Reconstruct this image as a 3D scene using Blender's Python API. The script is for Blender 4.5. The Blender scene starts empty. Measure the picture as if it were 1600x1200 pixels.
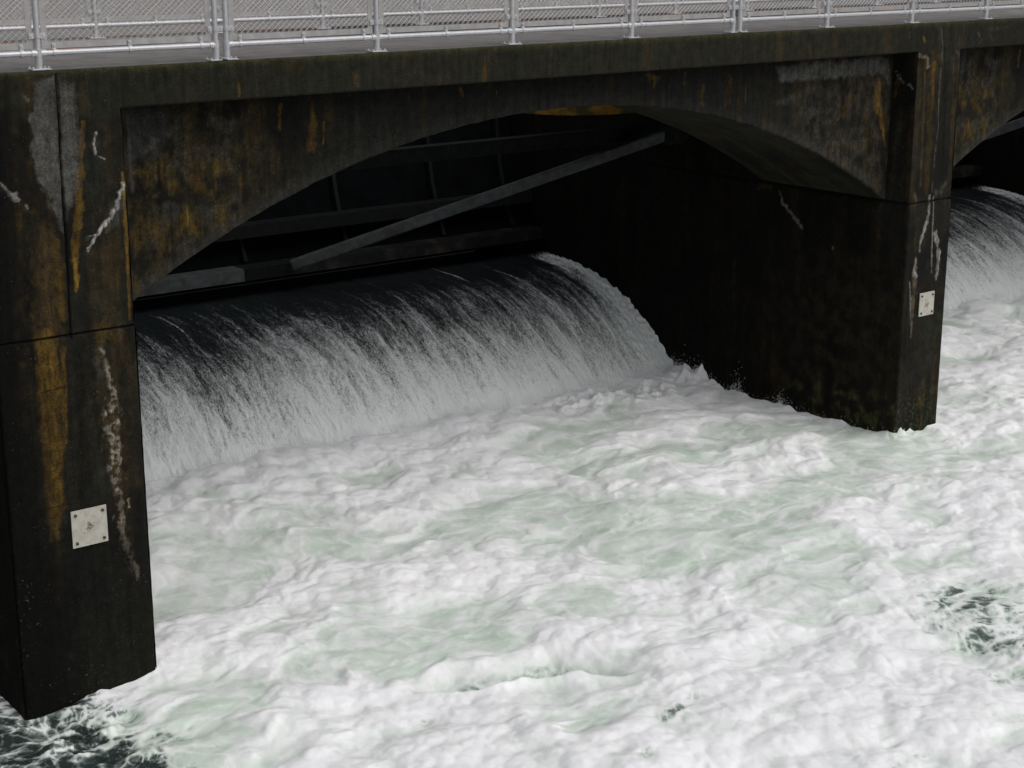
import bpy, math, random
import numpy as np
from mathutils import Vector
random.seed(7)
RAD = math.radians
C = bpy.context.scene.collection

# ------------------------------------------------------------------ camera maths (camera at the world origin)
FPX, PITCH, HEAD = 2598.0, RAD(15.35), RAD(38.4)
_R = np.array([math.cos(HEAD), -math.sin(HEAD), 0]); _H = np.array([math.sin(HEAD), math.cos(HEAD), 0]); _Z = np.array([0, 0, 1.0])
_F = _H*math.cos(PITCH) - _Z*math.sin(PITCH); _U = _H*math.sin(PITCH) + _Z*math.cos(PITCH)
def ray(x, y): return _R*(x-800) + _U*(600-y) + _F*FPX
def onY(x, y, Y): r = ray(x, y); return r*(Y/r[1])          # photo pixel -> point on the plane y = Y
def onX(x, y, X): r = ray(x, y); return r*(X/r[0])
def onZ(x, y, Z): r = ray(x, y); return r*(Z/r[2])

# ------------------------------------------------------------------ noise
def perlin(x, y, seed=0):
    rng = np.random.RandomState(seed*7919 % 2**31 + 11)
    perm = rng.permutation(512)
    ang = rng.rand(512)*2*np.pi
    gx, gy = np.cos(ang).astype(np.float32), np.sin(ang).astype(np.float32)
    x = np.asarray(x, np.float32); y = np.asarray(y, np.float32)
    xi = np.floor(x).astype(np.int32); yi = np.floor(y).astype(np.int32)
    fx = x-xi; fy = y-yi
    u = fx*fx*fx*(fx*(fx*6-15)+10); v = fy*fy*fy*(fy*(fy*6-15)+10)
    def g(ix, iy, dx, dy):
        k = perm[(perm[ix & 511] + iy) & 511]
        return gx[k]*dx + gy[k]*dy
    a = g(xi, yi, fx, fy); b = g(xi+1, yi, fx-1, fy); c = g(xi, yi+1, fx, fy-1); d = g(xi+1, yi+1, fx-1, fy-1)
    p = a+u*(b-a); q = c+u*(d-c)
    return (p+v*(q-p))*1.45
def fbm(x, y, o=4, seed=0, gain=.5):
    s = 0; a = 1.0; t = 0
    for k in range(o):
        s = s + a*perlin(x*2**k + 17.3*k, y*2**k - 9.1*k, seed+k); t += a; a *= gain
    return s/t*1.4
def domes(x, y, seed=0, k=9.0):
    """rounded cauliflower bumps: smooth cellular noise, about 0..1"""
    rng = np.random.RandomState(seed*131+5); jx = rng.rand(4096).astype(np.float32); jy = rng.rand(4096).astype(np.float32); jr = rng.rand(4096).astype(np.float32)
    x = np.asarray(x, np.float32); y = np.asarray(y, np.float32); xi = np.floor(x).astype(np.int32); yi = np.floor(y).astype(np.int32)
    acc = np.zeros_like(x)
    for a in (-1, 0, 1):
        for b in (-1, 0, 1):
            h = ((xi+a)*73 + (yi+b)*1789 + ((xi+a)*(yi+b) & 63)*11) & 4095
            d = (xi+a+jx[h]-x)**2 + (yi+b+jy[h]-y)**2
            acc += np.exp(-k*d)*(.45+.9*jr[h])
    return np.clip(1 + np.log(acc+1e-6)/k*1.25, -.3, 1.1)
def ss(a, b, x):
    t = np.clip((x-a)/(b-a), 0, 1); return t*t*(3-2*t)
def mix(a, b, m): return a*(1-m[..., None]) + np.asarray(b)*m[..., None]

# ------------------------------------------------------------------ mesh helpers
class MB:
    def __init__(s): s.v = []; s.f = []; s.n = 0
    def add(s, vs, fs):
        s.v += [tuple(map(float, q)) for q in vs]; s.f += [tuple(i+s.n for i in f) for f in fs]; s.n += len(vs)
    def box(s, x0, x1, y0, y1, z0, z1):
        s.add([(x0,y0,z0),(x1,y0,z0),(x1,y1,z0),(x0,y1,z0),(x0,y0,z1),(x1,y0,z1),(x1,y1,z1),(x0,y1,z1)],
              [(3,2,1,0),(4,5,6,7),(0,1,5,4),(1,2,6,5),(2,3,7,6),(3,0,4,7)])
    def tube(s, p, q, r, n=14, r2=None, cap=True):
        p = Vector(p); q = Vector(q); d = (q-p).normalized()
        a = d.orthogonal().normalized(); b = d.cross(a); r2 = r if r2 is None else r2
        vs = []
        for c, rr in ((p, r), (q, r2)):
            for k in range(n):
                t = 2*math.pi*k/n; vs.append(c + (a*math.cos(t)+b*math.sin(t))*rr)
        fs = [(k, (k+1) % n, n+(k+1) % n, n+k) for k in range(n)]
        if cap: fs += [tuple(range(n-1, -1, -1)), tuple(range(n, 2*n))]
        s.add(vs, fs)
    def beam(s, p, q, w, h):            # rectangular bar from p to q, h measured towards +z
        p = Vector(p); q = Vector(q); d = (q-p).normalized()
        a = d.cross(Vector((0,0,1))).normalized(); b = a.cross(d)
        vs = [c + a*(i*w/2) + b*(j*h/2) for c in (p, q) for i, j in ((-1,-1),(1,-1),(1,1),(-1,1))]
        s.add(vs, [(0,1,5,4),(1,2,6,5),(2,3,7,6),(3,0,4,7),(3,2,1,0),(4,5,6,7)])
    def build(s, name, mat, parent=None, bevel=0, smooth=False):
        me = bpy.data.meshes.new(name); me.from_pydata(s.v, [], s.f); me.update()
        o = link(name, me, mat, parent)
        if smooth: smooth_by_angle(me)
        if bevel:
            m = o.modifiers.new('Bevel', 'BEVEL'); m.width = bevel; m.segments = 2; m.limit_method = 'ANGLE'
        return o
def smooth_by_angle(me):
    me.polygons.foreach_set('use_smooth', [True]*len(me.polygons))
    try: me.set_sharp_from_angle(angle=RAD(40))
    except Exception: pass
def link(name, me, mat, parent=None):
    o = bpy.data.objects.new(name, me); C.objects.link(o)
    if mat: me.materials.clear(); me.materials.append(mat)
    if parent: o.parent = parent
    return o
def empty(name, loc=(0,0,0)):
    o = bpy.data.objects.new(name, None); C.objects.link(o); o.location = loc; o.empty_display_size = .2; return o
def tag(o, label=None, cat=None, group=None, kind=None):
    for k, v in (('label', label), ('category', cat), ('group', group), ('kind', kind)):
        if v: o[k] = v
    return o
class Grid:
    """several regular sheets joined in one mesh, each with named point attributes"""
    def __init__(s): s.P = []; s.Q = []; s.A = {}; s.n = 0
    def sheet(s, P, flip=False, **attrs):
        h, w = P.shape[:2]
        i = np.arange(h*w).reshape(h, w) + s.n
        q = np.stack([i[:-1,:-1], i[:-1,1:], i[1:,1:], i[1:,:-1]], -1).reshape(-1, 4)
        if flip: q = q[:, ::-1]
        s.P.append(P.reshape(-1, 3)); s.Q.append(q); s.n += h*w
        for k, a in attrs.items(): s.A.setdefault(k, []).append(a.reshape(h*w, -1))
    def build(s, name, mat, parent=None):
        P = np.concatenate(s.P).astype(np.float32); Q = np.concatenate(s.Q).astype(np.int32)
        me = bpy.data.meshes.new(name)
        me.vertices.add(len(P)); me.vertices.foreach_set('co', P.ravel())
        me.loops.add(Q.size); me.loops.foreach_set('vertex_index', Q.ravel())
        me.polygons.add(len(Q)); me.polygons.foreach_set('loop_start', np.arange(0, Q.size, 4, dtype=np.int32))
        me.polygons.foreach_set('loop_total', np.full(len(Q), 4, np.int32))
        me.polygons.foreach_set('use_smooth', np.ones(len(Q), bool))
        me.update(calc_edges=True)
        for k, a in s.A.items():
            a = np.concatenate(a).astype(np.float32)
            if a.shape[1] == 1:
                at = me.attributes.new(k, 'FLOAT', 'POINT'); at.data.foreach_set('value', a.ravel())
            else:
                at = me.attributes.new(k, 'FLOAT_VECTOR', 'POINT'); at.data.foreach_set('vector', a.ravel())
        me.validate()
        return link(name, me, mat, parent)

# ------------------------------------------------------------------ materials
class NT:
    def __init__(s, name):
        s.m = bpy.data.materials.new(name); s.m.use_nodes = True; s.t = s.m.node_tree; s.bsdf = s.t.nodes['Principled BSDF']
    def n(s, typ, **kw):
        o = s.t.nodes.new(typ)
        for k, v in kw.items(): setattr(o, k, v)
        return o
    def l(s, a, b): s.t.links.new(a, b)
    def inp(s, node, i, v):
        if hasattr(v, 'is_output'): s.l(v, node.inputs[i])
        elif v is not None: node.inputs[i].default_value = v
    def attr(s, name): return s.n('ShaderNodeAttribute', attribute_name=name)
    def math(s, op, a, b=None, c=None, clamp=False):
        o = s.n('ShaderNodeMath', operation=op, use_clamp=clamp)
        for i, v in enumerate((a, b, c)): s.inp(o, i, v)
        return o.outputs[0]
    def vmath(s, op, a, b):
        o = s.n('ShaderNodeVectorMath', operation=op); s.inp(o, 0, a); s.inp(o, 1, b); return o.outputs[0]
    def noise(s, scale, detail=3, rough=.55, vec=None, dist=0):
        o = s.n('ShaderNodeTexNoise'); o.inputs['Scale'].default_value = scale; o.inputs['Detail'].default_value = detail
        o.inputs['Roughness'].default_value = rough; o.inputs['Distortion'].default_value = dist
        if vec is not None: s.l(vec, o.inputs['Vector'])
        return o.outputs[0]
    def pos(s): return s.n('ShaderNodeNewGeometry').outputs['Position']
    def range(s, v, a, b, c=0, d=1, smooth=False):
        o = s.n('ShaderNodeMapRange'); o.interpolation_type = 'SMOOTHSTEP' if smooth else 'LINEAR'
        s.inp(o, 0, v)
        for i, q in enumerate((a, b, c, d)): s.inp(o, i+1, q)
        return o.outputs[0]
    def mixc(s, f, a, b, mode='MIX'):
        o = s.n('ShaderNodeMix', data_type='RGBA', blend_type=mode)
        s.inp(o, 0, f)
        for i, v in ((6, a), (7, b)):
            if hasattr(v, 'is_output'): s.l(v, o.inputs[i])
            else: o.inputs[i].default_value = (*v, 1)
        return o.outputs[2]
    def bump(s, h, strength=.5, dist=.01):
        o = s.n('ShaderNodeBump'); o.inputs['Strength'].default_value = strength; o.inputs['Distance'].default_value = dist
        s.l(h, o.inputs['Height']); s.l(o.outputs[0], s.bsdf.inputs['Normal'])
    def set(s, **kw):
        for k, v in kw.items():
            i = s.bsdf.inputs[k.replace('_', ' ')]
            if hasattr(v, 'is_output'): s.l(v, i)
            else: i.default_value = (*v, 1) if isinstance(v, tuple) and len(v) == 3 else v
        return s.m

def mat_concrete():
    t = NT('weathered_concrete'); p = t.pos()
    a = t.attr('paint').outputs['Vector']
    f1 = t.range(t.noise(55, 4, .65, p), .3, .7, .32, 1.06)
    f2 = t.range(t.noise(9, 5, .65, p), .3, .7, .6, 1.4)
    vs = t.vmath('MULTIPLY', p, (16, 16, 1.1))
    f3 = t.range(t.noise(1, 5, .6, vs), .3, .7, .65, 1.35)
    k = t.math('MULTIPLY', t.math('MULTIPLY', f1, f2), f3)
    col = t.mixc(1.0, a, t.n('ShaderNodeCombineColor').outputs[0], 'MULTIPLY')
    cc = [n for n in t.t.nodes if n.type == 'COMBINE_COLOR'][0]
    for i in range(3): t.l(k, cc.inputs[i])
    sp = t.range(t.noise(38, 2, .5, p), .69, .74, 0, .6)            # pale lichen flecks
    col = t.mixc(t.math('MULTIPLY', sp, t.range(t.noise(2.2, 3, .5, p), .45, .65)), col, (.16, .15, .12))
    t.bump(t.math('ADD', t.noise(26, 5, .7, p), t.math('MULTIPLY', t.noise(120, 2, .6, p), .35)), .45, .012)
    return t.set(Base_Color=col, Roughness=.9, Specular_IOR_Level=.12)
def mat_deck():
    t = NT('deck_concrete'); p = t.pos()
    a = t.attr('paint').outputs['Vector']
    k = t.math('MULTIPLY', t.range(t.noise(70, 3, .6, p), .3, .7, .8, 1.2), t.range(t.noise(3, 5, .6, p), .3, .7, .8, 1.2))
    cc = t.n('ShaderNodeCombineColor')
    for i in range(3): t.l(k, cc.inputs[i])
    col = t.mixc(1.0, a, cc.outputs[0], 'MULTIPLY')
    t.bump(t.noise(90, 3, .6, p), .3, .006)
    return t.set(Base_Color=col, Roughness=.75, Specular_IOR_Level=.3)
def mat_foam():
    t = NT('foaming_water'); p = t.pos()
    F = t.attr('foam').outputs['Fac']; D = t.attr('deep').outputs['Fac']
    wv = t.attr('warp').outputs['Vector']
    n1 = t.noise(5, 6, .66, wv, .15); n2 = t.noise(20, 5, .65, p, .2)
    f = t.math('ADD', F, t.math('ADD', t.math('MULTIPLY', t.math('SUBTRACT', n1, .5), .7), t.math('MULTIPLY', t.math('SUBTRACT', n2, .5), .55)))
    f = t.range(f, .05, .95, 0, 1)
    d = t.range(t.math('MULTIPLY', D, t.math('ADD', 1.0, t.math('MULTIPLY', t.math('SUBTRACT', n2, .5), .8))), .05, 1.0, 0, 1, True)
    green = t.mixc(t.range(t.noise(2.2, 3, .5, wv), .35, .65), (.54, .63, .545), (.67, .74, .675))
    col = t.mixc(f, green, (.865, .862, .878))
    col = t.mixc(t.range(d, 0, .55, 0, .85), col, (.30, .36, .33))
    col = t.mixc(t.range(d, .35, 1.0, 0, 1), col, (.022, .034, .032))
    rough = t.math('SUBTRACT', t.range(f, 0, 1, .45, .8), t.math('MULTIPLY', d, .3))
    h = t.math('ADD', t.math('MULTIPLY', t.noise(16, 6, .7, p, .1), 1.0), t.math('MULTIPLY', t.noise(75, 3, .6, p), .3))
    t.bump(h, .28, .025)
    return t.set(Base_Color=col, Roughness=rough, Specular_IOR_Level=.2, Subsurface_Weight=.5, Subsurface_Radius=[1.0, 1.0, 1.0], Subsurface_Scale=.05)
def mat_falls():
    t = NT('falling_water')
    fl = t.attr('flow').outputs['Vector']; F = t.attr('foam').outputs['Fac']
    a = t.noise(1, 5, .68, t.vmath('MULTIPLY', fl, (34, 9, 1)), .5)
    b = t.noise(1, 3, .65, t.vmath('MULTIPLY', fl, (85, 30, 1)), .4)
    c = t.noise(1, 4, .55, t.vmath('MULTIPLY', fl, (9, 1.1, 1)), .3)
    v = t.math('ADD', F, t.math('ADD', t.math('MULTIPLY', t.math('SUBTRACT', a, .5), 1.15),
        t.math('ADD', t.math('MULTIPLY', t.math('SUBTRACT', b, .5), 1.15), t.math('MULTIPLY', t.math('SUBTRACT', c, .5), .55))))
    v = t.range(v, .22, .95, 0, 1, True)
    col = t.mixc(v, (.010, .013, .014), (.70, .73, .72))
    t.bump(t.math('ADD', t.math('MULTIPLY', a, .7), t.math('MULTIPLY', b, .4)), .6, .03)
    return t.set(Base_Color=col, Roughness=t.range(v, 0, 1, .4, .85), Specular_IOR_Level=.12)
def mat_plain(name, col, rough=.6, metal=0, spec=.4, var=.25, scale=12, bump=.15, bscale=60, second=None, seclo=.55, sechi=.7, secscale=4):
    t = NT(name); p = t.pos()
    k = t.range(t.noise(scale, 5, .6, p), .3, .7, 1-var, 1+var)
    cc = t.n('ShaderNodeCombineColor')
    for i in range(3): t.l(k, cc.inputs[i])
    c = t.mixc(1.0, col, cc.outputs[0], 'MULTIPLY')
    if second: c = t.mixc(t.range(t.noise(secscale, 5, .65, p), seclo, sechi), c, second)
    t.bump(t.noise(bscale, 4, .6, p), bump, .006)
    return t.set(Base_Color=c, Roughness=rough, Metallic=metal, Specular_IOR_Level=spec)
def mat_plate():
    t = NT('painted_plate'); p = t.pos()
    o = t.n('ShaderNodeTexCoord').outputs['Object']
    ln = t.n('ShaderNodeVectorMath', operation='LENGTH'); t.l(o, ln.inputs[0]); r = ln.outputs['Value']
    n = t.noise(34, 4, .65, p)
    rust = t.range(t.math('ADD', t.math('MULTIPLY', r, -6.5), t.math('MULTIPLY', t.math('SUBTRACT', n, .5), 2.6)), -.42, .08, 0, 1, True)
    base = t.mixc(t.range(t.noise(14, 4, .6, p), .4, .75), (.42, .41, .36), (.31, .29, .24))
    c = t.mixc(t.math('MULTIPLY', rust, .85), base, (.075, .038, .018))
    sp = t.range(t.noise(60, 2, .5, p), .68, .73)
    c = t.mixc(t.math('MULTIPLY', sp, .7), c, (.14, .07, .035))
    return t.set(Base_Color=c, Roughness=.6, Specular_IOR_Level=.3)
def mat_reservoir():
    t = NT('reservoir_water'); p = t.pos()
    v = t.vmath('MULTIPLY', p, (.5, 1.3, 1))
    t.bump(t.noise(2.2, 4, .6, v), .6, .12)
    c = t.mixc(t.range(t.noise(.35, 4, .6, p), .42, .6), (.10, .085, .08), (.15, .095, .065))
    return t.set(Base_Color=c, Roughness=.25, Specular_IOR_Level=.5)

M_CON, M_DECK, M_FOAM, M_FALL = mat_concrete(), mat_deck(), mat_foam(), mat_falls()
M_GALV = mat_plain('galvanised_steel', (.50, .505, .525), .42, .5, .5, .10, 25, .05, 90, (.45, .45, .46), .58, .75, 9)
M_MESH = mat_plain('expanded_metal', (.345, .337, .33), .5, .4, .4, .18, 8, 0, 50)
M_GATE = mat_plain('dark_gate_steel', (.0062, .007, .0075), .6, 0, .15, .4, 6, .3, 40, (.03, .027, .022), .5, .68, 2.5)
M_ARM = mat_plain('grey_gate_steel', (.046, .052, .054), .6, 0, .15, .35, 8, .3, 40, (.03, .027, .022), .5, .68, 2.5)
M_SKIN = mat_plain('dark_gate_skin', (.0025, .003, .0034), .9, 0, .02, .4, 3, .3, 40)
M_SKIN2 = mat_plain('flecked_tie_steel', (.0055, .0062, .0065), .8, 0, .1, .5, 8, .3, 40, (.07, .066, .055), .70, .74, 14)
M_OCHRE = mat_plain('ochre_stained_concrete', (.22, .115, .022), .9, 0, .1, .5, 3, .3, 30, (.045, .040, .018), .42, .60, 2.2)
M_PLATE = mat_plate()
M_BOLT = mat_plain('rusty_bolt', (.09, .05, .03), .7, .3, .3, .4, 60, .2, 90)
M_RES = mat_reservoir()
M_BANK = mat_plain('wooded_bank', (.06, .065, .045), .95, 0, .1, .5, .2, .5, 2)
M_DROP = mat_plain('spray_drops', (.82, .82, .84), .5, 0, .4, .05, 5, 0)

# ------------------------------------------------------------------ key dimensions (metres)
FY = 16.0            # front plane of piers and cornice
SY = 16.45           # recessed spandrel plane
BY = 19.0            # back of the arch barrel
ZD, ZC, ZJ, ZW = -1.37, -1.79, -4.08, -7.72   # deck, cornice underside, pier joint, mean water level
LP = (6.02, 7.56)    # left pier
RP = (20.41, 21.45)  # right pier
PITCHX = RP[0]-LP[1] + 1.04
CX = (LP[1]+RP[0])/2; HALF = (RP[0]-LP[1])/2
AZ0 = -2.235; RISE = 1.83; AR = (HALF**2+RISE**2)/(2*RISE)
def arch(X): return AZ0 - (AR - np.sqrt(np.maximum(AR**2-(X-CX)**2, 0)))

# ------------------------------------------------------------------ stains and darker zones of the concrete
def dline(X, Z, pts):
    """distance to a polyline and interpolated half width; pts = (x, z, w)"""
    best = np.full(X.shape, 9.0, np.float32); wid = np.full(X.shape, .01, np.float32)
    for (x0, z0, w0), (x1, z1, w1) in zip(pts[:-1], pts[1:]):
        dx, dz = x1-x0, z1-z0; L = dx*dx+dz*dz+1e-9
        t = np.clip(((X-x0)*dx+(Z-z0)*dz)/L, 0, 1)
        d = np.hypot(X-x0-t*dx, Z-z0-t*dz); w = w0+(w1-w0)*t
        m = d-w < best-wid
        best = np.where(m, d, best); wid = np.where(m, w, wid)
    return best, wid
def streak(X, Z, pts, soft=.3, rough=.5, seed=1, sc=9, mott=1):
    """pts in world (x, z, half width): 0..1 mask with a ragged edge"""
    n = fbm(X*sc, Z*sc*.7, 4, seed)
    d, w = dline(X, Z, pts)
    m = ss(0, soft, (w*(1+rough*n) - d)/np.maximum(w, .004))
    if mott: m = m*np.clip(.80 + .75*fbm(X*24, Z*8, 4, seed+700, .6), .12, 1)
    return m
def poly(X, Z, pts, soft=.04, rough=.05, seed=1, sc=6):
    n = fbm(X*sc, Z*sc, 4, seed)*rough
    inside = np.zeros(X.shape, bool); P = list(pts); d = np.full(X.shape, 9.0)
    for (x0, z0), (x1, z1) in zip(P, P[1:]+P[:1]):
        dx, dz = x1-x0, z1-z0
        t = np.clip(((X-x0)*dx+(Z-z0)*dz)/(dx*dx+dz*dz+1e-9), 0, 1)
        d = np.minimum(d, np.hypot(X-x0-t*dx, Z-z0-t*dz))
        if abs(dz) > 1e-9:
            c = ((z0 > Z) != (z1 > Z)) & (X < (x1-x0)*(Z-z0)/dz + x0); inside ^= c
    return ss(-soft, soft, np.where(inside, d, -d)+n)
PXM = 1/150.0         # about one photo pixel in metres on the front plane (left pier)
def W(pts, Y=FY, k=None):
    """photo points (x, y, halfwidth px) -> (X, Z, halfwidth m) on plane Y"""
    out = []
    for q in pts:
        P = onY(q[0], q[1], Y)
        if len(q) == 2: out.append((P[0], P[2])); continue
        dist = P @ _F
        out.append((P[0], P[2], q[2]*dist/FPX))
    return out
BASE = np.array([.0155, .0142, .0098]); OCH = np.array([.165, .095, .017]); BRN = np.array([.048, .032, .013])
GRY = np.array([.105, .104, .094]); WHT = np.array([.42, .40, .37]); BLK = np.array([.0055, .0058, .0050]); TAN = np.array([.21, .165, .115])
MOSS = np.array([.030, .030, .012])
def base_paint(X, Z, seed=3):
    c = np.tile(BASE, X.shape+(1,))
    v = fbm(X*3.2, Z*.35, 4, seed); b = fbm(X*1.3, Z*1.1, 4, seed+9); f = fbm(X*7, Z*5, 4, seed+20)
    c = mix(c, BRN, ss(.05, .6, v+.4*f)*.7)
    c = mix(c, BLK, ss(.0, .5, b)*.75)
    c = mix(c, np.array([.022, .027, .020]), ss(.1, .6, -b+.3*f)*.5)
    c = mix(c, OCH, ss(.5, .85, v*.8+f*.5)*.35)
    return c
def paint_front(X, Z):
    """cornice, left pier and right pier share the plane y = FY; also returns relief (metres, towards the viewer)"""
    c = base_paint(X, Z); rel = np.zeros(X.shape, np.float32)
    f = fbm(X*9, Z*7, 4, 51); g = fbm(X*22, Z*22, 3, 52)
    # cornice: dark olive grey with a mossy top edge
    cor = ss(-1.86, -1.76, Z)
    c = mix(c, np.array([.0215, .0215, .0150])*1.0, cor*.8)
    vs = fbm(X*2.1, Z*.4, 4, 60)
    c = mix(c, BRN, cor*ss(.15, .6, vs)*.6)
    c = mix(c, MOSS*1.5, ss(-1.46, -1.38, Z+.03*f)*.8)
    left = X < 10
    if left.any() and X.min() < 8:
        s = ss(-4.2, -3.95, Z)
        lp = ss(7.7, 7.5, X)
        lf = ss(6.45, 6.15, X+.08*f)
        # brown mottle left of the groove, above and below the joint
        c = mix(c, BRN*1.5, streak(X, Z, W([(70,365,30),(78,450,34),(75,540,34)]), .9, .5, 70, 4)*.75)
        c = mix(c, OCH*.75, streak(X, Z, W([(88,380,9),(92,420,11),(100,500,9)]), .9, .9, 71, 7)*.6)
        c = mix(c, OCH*.85, streak(X, Z, W([(72,530,24),(76,600,25),(82,700,22),(86,790,20)]), .55, .35, 72, 5)*.85)
        c = mix(c, OCH*.8, streak(X, Z, W([(98,545,6),(99,620,7),(101,690,6)]), .6, .5, 73, 7)*.6)
        c = mix(c, OCH*.95, streak(X, Z, W([(84,800,14),(86,840,12)]), .6, .4, 74, 7)*.85)
        c = mix(c, OCH*.45, streak(X, Z, W([(88,850,14),(90,950,9)]), .9, .5, 75, 7)*.6)
        mo = fbm(X*10, Z*5, 5, 151, .65); mo2 = fbm(X*26, Z*14, 4, 152)
        wide = streak(X, Z, W([(30,330,40),(55,430,52),(60,530,48)]), 1.0, .4, 153, 3)
        c = mix(c, OCH*.50, wide*ss(-.1, .55, mo+.5*mo2)*.75); c = mix(c, BLK*1.3, wide*ss(.2, .6, -mo+.4*mo2)*.6)
        rb = streak(X, Z, W([(160,200,28),(165,350,32),(165,500,32)]), 1.0, .4, 154, 3)
        c = mix(c, BRN*1.0, rb*ss(-.1, .5, mo)*.6); c = mix(c, GRY*.38, rb*ss(.25, .7, mo2-.3*mo)*.5)
        for yy in (608, 792, 848):
            c = mix(c, BLK, streak(X, Z, W([(40,yy+12,2),(108,yy-6,3)]), .8, .8, 76+yy, 14)*.75)
        # ochre streaks right of the groove
        c = mix(c, OCH*.9, streak(X, Z, W([(129,190,4),(126,260,7),(122,330,9),(117,400,8),(119,455,3)]), .7, .8, 80, 9)*.8)
        c = mix(c, OCH*1.7, streak(X, Z, W([(116,405,4),(119,430,6),(122,448,2)]), .6, .9, 81, 14)*.9)
        c = mix(c, OCH*1.0, streak(X, Z, W([(191,270,4),(196,340,5),(200,430,4),(203,500,3)]), .8, .5, 82, 8)*.85)
        c = mix(c, OCH*.5, streak(X, Z, W([(160,520,18),(185,530,10)]), .9, .8, 83, 8)*.6)
        c = mix(c, BLK, streak(X, Z, W([(122,540,14),(128,700,18),(140,900,18)]), .9, .4, 84, 4)*.8)
        c = mix(c, BLK*1.2, streak(X, Z, W([(10,180,24),(8,400,20),(12,600,22),(15,900,30)]), .9, .4, 85, 3)*.8)  # left edge darkening painted in, vignetting along with wet black stain
        c = mix(c, np.array([.013,.020,.006]), streak(X, Z, W([(6,460,8),(8,520,8)]), .9, .9, 86, 9)*.7)
        # grey spalled patches on both sides of the groove
        mop = fbm(X*4, Z*2, 4, 161); mo2p = fbm(X*30, Z*12, 4, 162)
        pa = poly(X, Z, W([(55,130),(86,118),(90,160),(94,230),(98,300),(101,372),(92,345),(77,312),(62,285),(49,245),(53,215),(48,185),(52,160)]), .03, .055, 87)
        pb = poly(X, Z, W([(92,118),(113,132),(118,170),(125,215),(122,280),(112,322),(104,345),(98,300),(95,230),(93,160)]), .04, .055, 88)
        pm = np.maximum(pa, pb)
        c = mix(c, GRY*.80, pm*np.clip(.86+.22*mo2p+.25*mop, .35, 1))
        rel -= .012*pm
        edge = np.clip(1-np.abs(pa-.5)*2.4, 0, 1)*ss(.0, .35, f+.1)
        c = mix(c, BLK, edge*.9)
        c = mix(c, GRY*1.1, streak(X, Z, W([(36,148,5),(44,158,3)]), .8, .9, 89, 14)*.8)
        # groove
        gr = streak(X, Z, W([(87,112,1.6),(92,180,1.9),(97,270,2.0),(101,340,2.2),(106,420,2.3),(111,528,2.0)]), .5, .15, 90, 12, 0)
        c = mix(c, BLK*.7, gr); rel -= .035*gr
        # white efflorescence
        for k, pts in enumerate(([(193,288,4),(184,318,4.5),(172,340,4),(158,355,3.4),(150,368,2.2),(137,390,2.6)],
                                 [(149,208,2.6),(146,225,2.2),(149,240,1.6)], [(150,242,.6),(164,249,.5)],
                                 [(0,286,2),(10,298,3),(22,308,5.5),(28,312,3)], [(41,322,2.5),(43,326,1.8)], [(134,370,.6),(148,367,.8)])):
            m = streak(X, Z, W([(a, b, w*1.35) for a, b, w in pts]), .55, .9, 100+k, 15)
            hal = streak(X, Z, [(a, b-.02, w*2.2+.012) for a, b, w in W(pts)], 1.1, 1.0, 120+k, 7)
            c = mix(c, GRY*.55, hal*np.clip(.45+.6*f, 0, .8))
            c = mix(c, WHT*1.0, m*np.clip(.85+.7*g+.2*f, .15, 1)); rel += .014*m
        c = mix(c, GRY*.75, streak(X, Z, W([(190,315,7),(178,348,9),(168,362,6)]), .9, .8, 107, 9)*.6)
        # crusted run below the joint
        run = [(157,545,4),(166,580,6),(175,612,8),(172,650,14),(176,690,15),(178,725,12),(180,760,7),(186,790,9),(186,820,8),(193,845,9),(200,865,7),(205,888,9),(213,906,4)]
        halo = streak(X, Z, W([(a, b, w*1.35+2) for a, b, w in run]), .9, .6, 110, 9)
        c = mix(c, BRN*1.3, halo*.8)
        m = streak(X, Z, W([(a, b, w*1.25) for a, b, w in run]), .7, .8, 111, 10)
        cell = ss(-.22, .25, fbm(X*13, Z*9, 4, 112)+.25*g)
        c = mix(c, np.array([.32,.29,.235]), m*cell*np.clip(.8+.6*g, .2, 1)); rel += .022*m*(.35+cell)
        c = mix(c, np.array([.34,.30,.22])*1.3, streak(X, Z, W([(199,780,4),(201,792,3)]), .6, .9, 113, 16)); 
        c = mix(c, np.array([.46,.40,.29]), streak(X, Z, W([(210,880,5),(215,895,5),(213,905,2)]), .6, .6, 114, 14)*.9)
        c = mix(c, np.array([.30,.25,.17]), streak(X, Z, W([(184,815,3),(192,835,5),(200,852,3)]), .7, .9, 115, 14)*.8)
        c = mix(c, GRY*.55, streak(X, Z, W([(150,560,9),(158,590,9)]), .9, .9, 116, 10)*.6)
        # weedy foot
        foot = ss(-7.05, -7.5, Z+.12*f)*(X < 8)
        c = mix(c, np.array([.020, .022, .009]), foot*.6)
        c = mix(c, np.array([.075, .085, .035]), foot*ss(.42, .62, g+.3*f)*.7)
        c = mix(c, BLK*1.1, ss(-5.7, -6.7, Z+.15*f)*(X < 8)*.75)  # darker towards the bottom of the left pier
        c = mix(c, BLK*.35, ss(6.75, 6.15, X+.1*f+.06*(Z+5))*.9)  # fades to near black towards the left edge, wider low down
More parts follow.
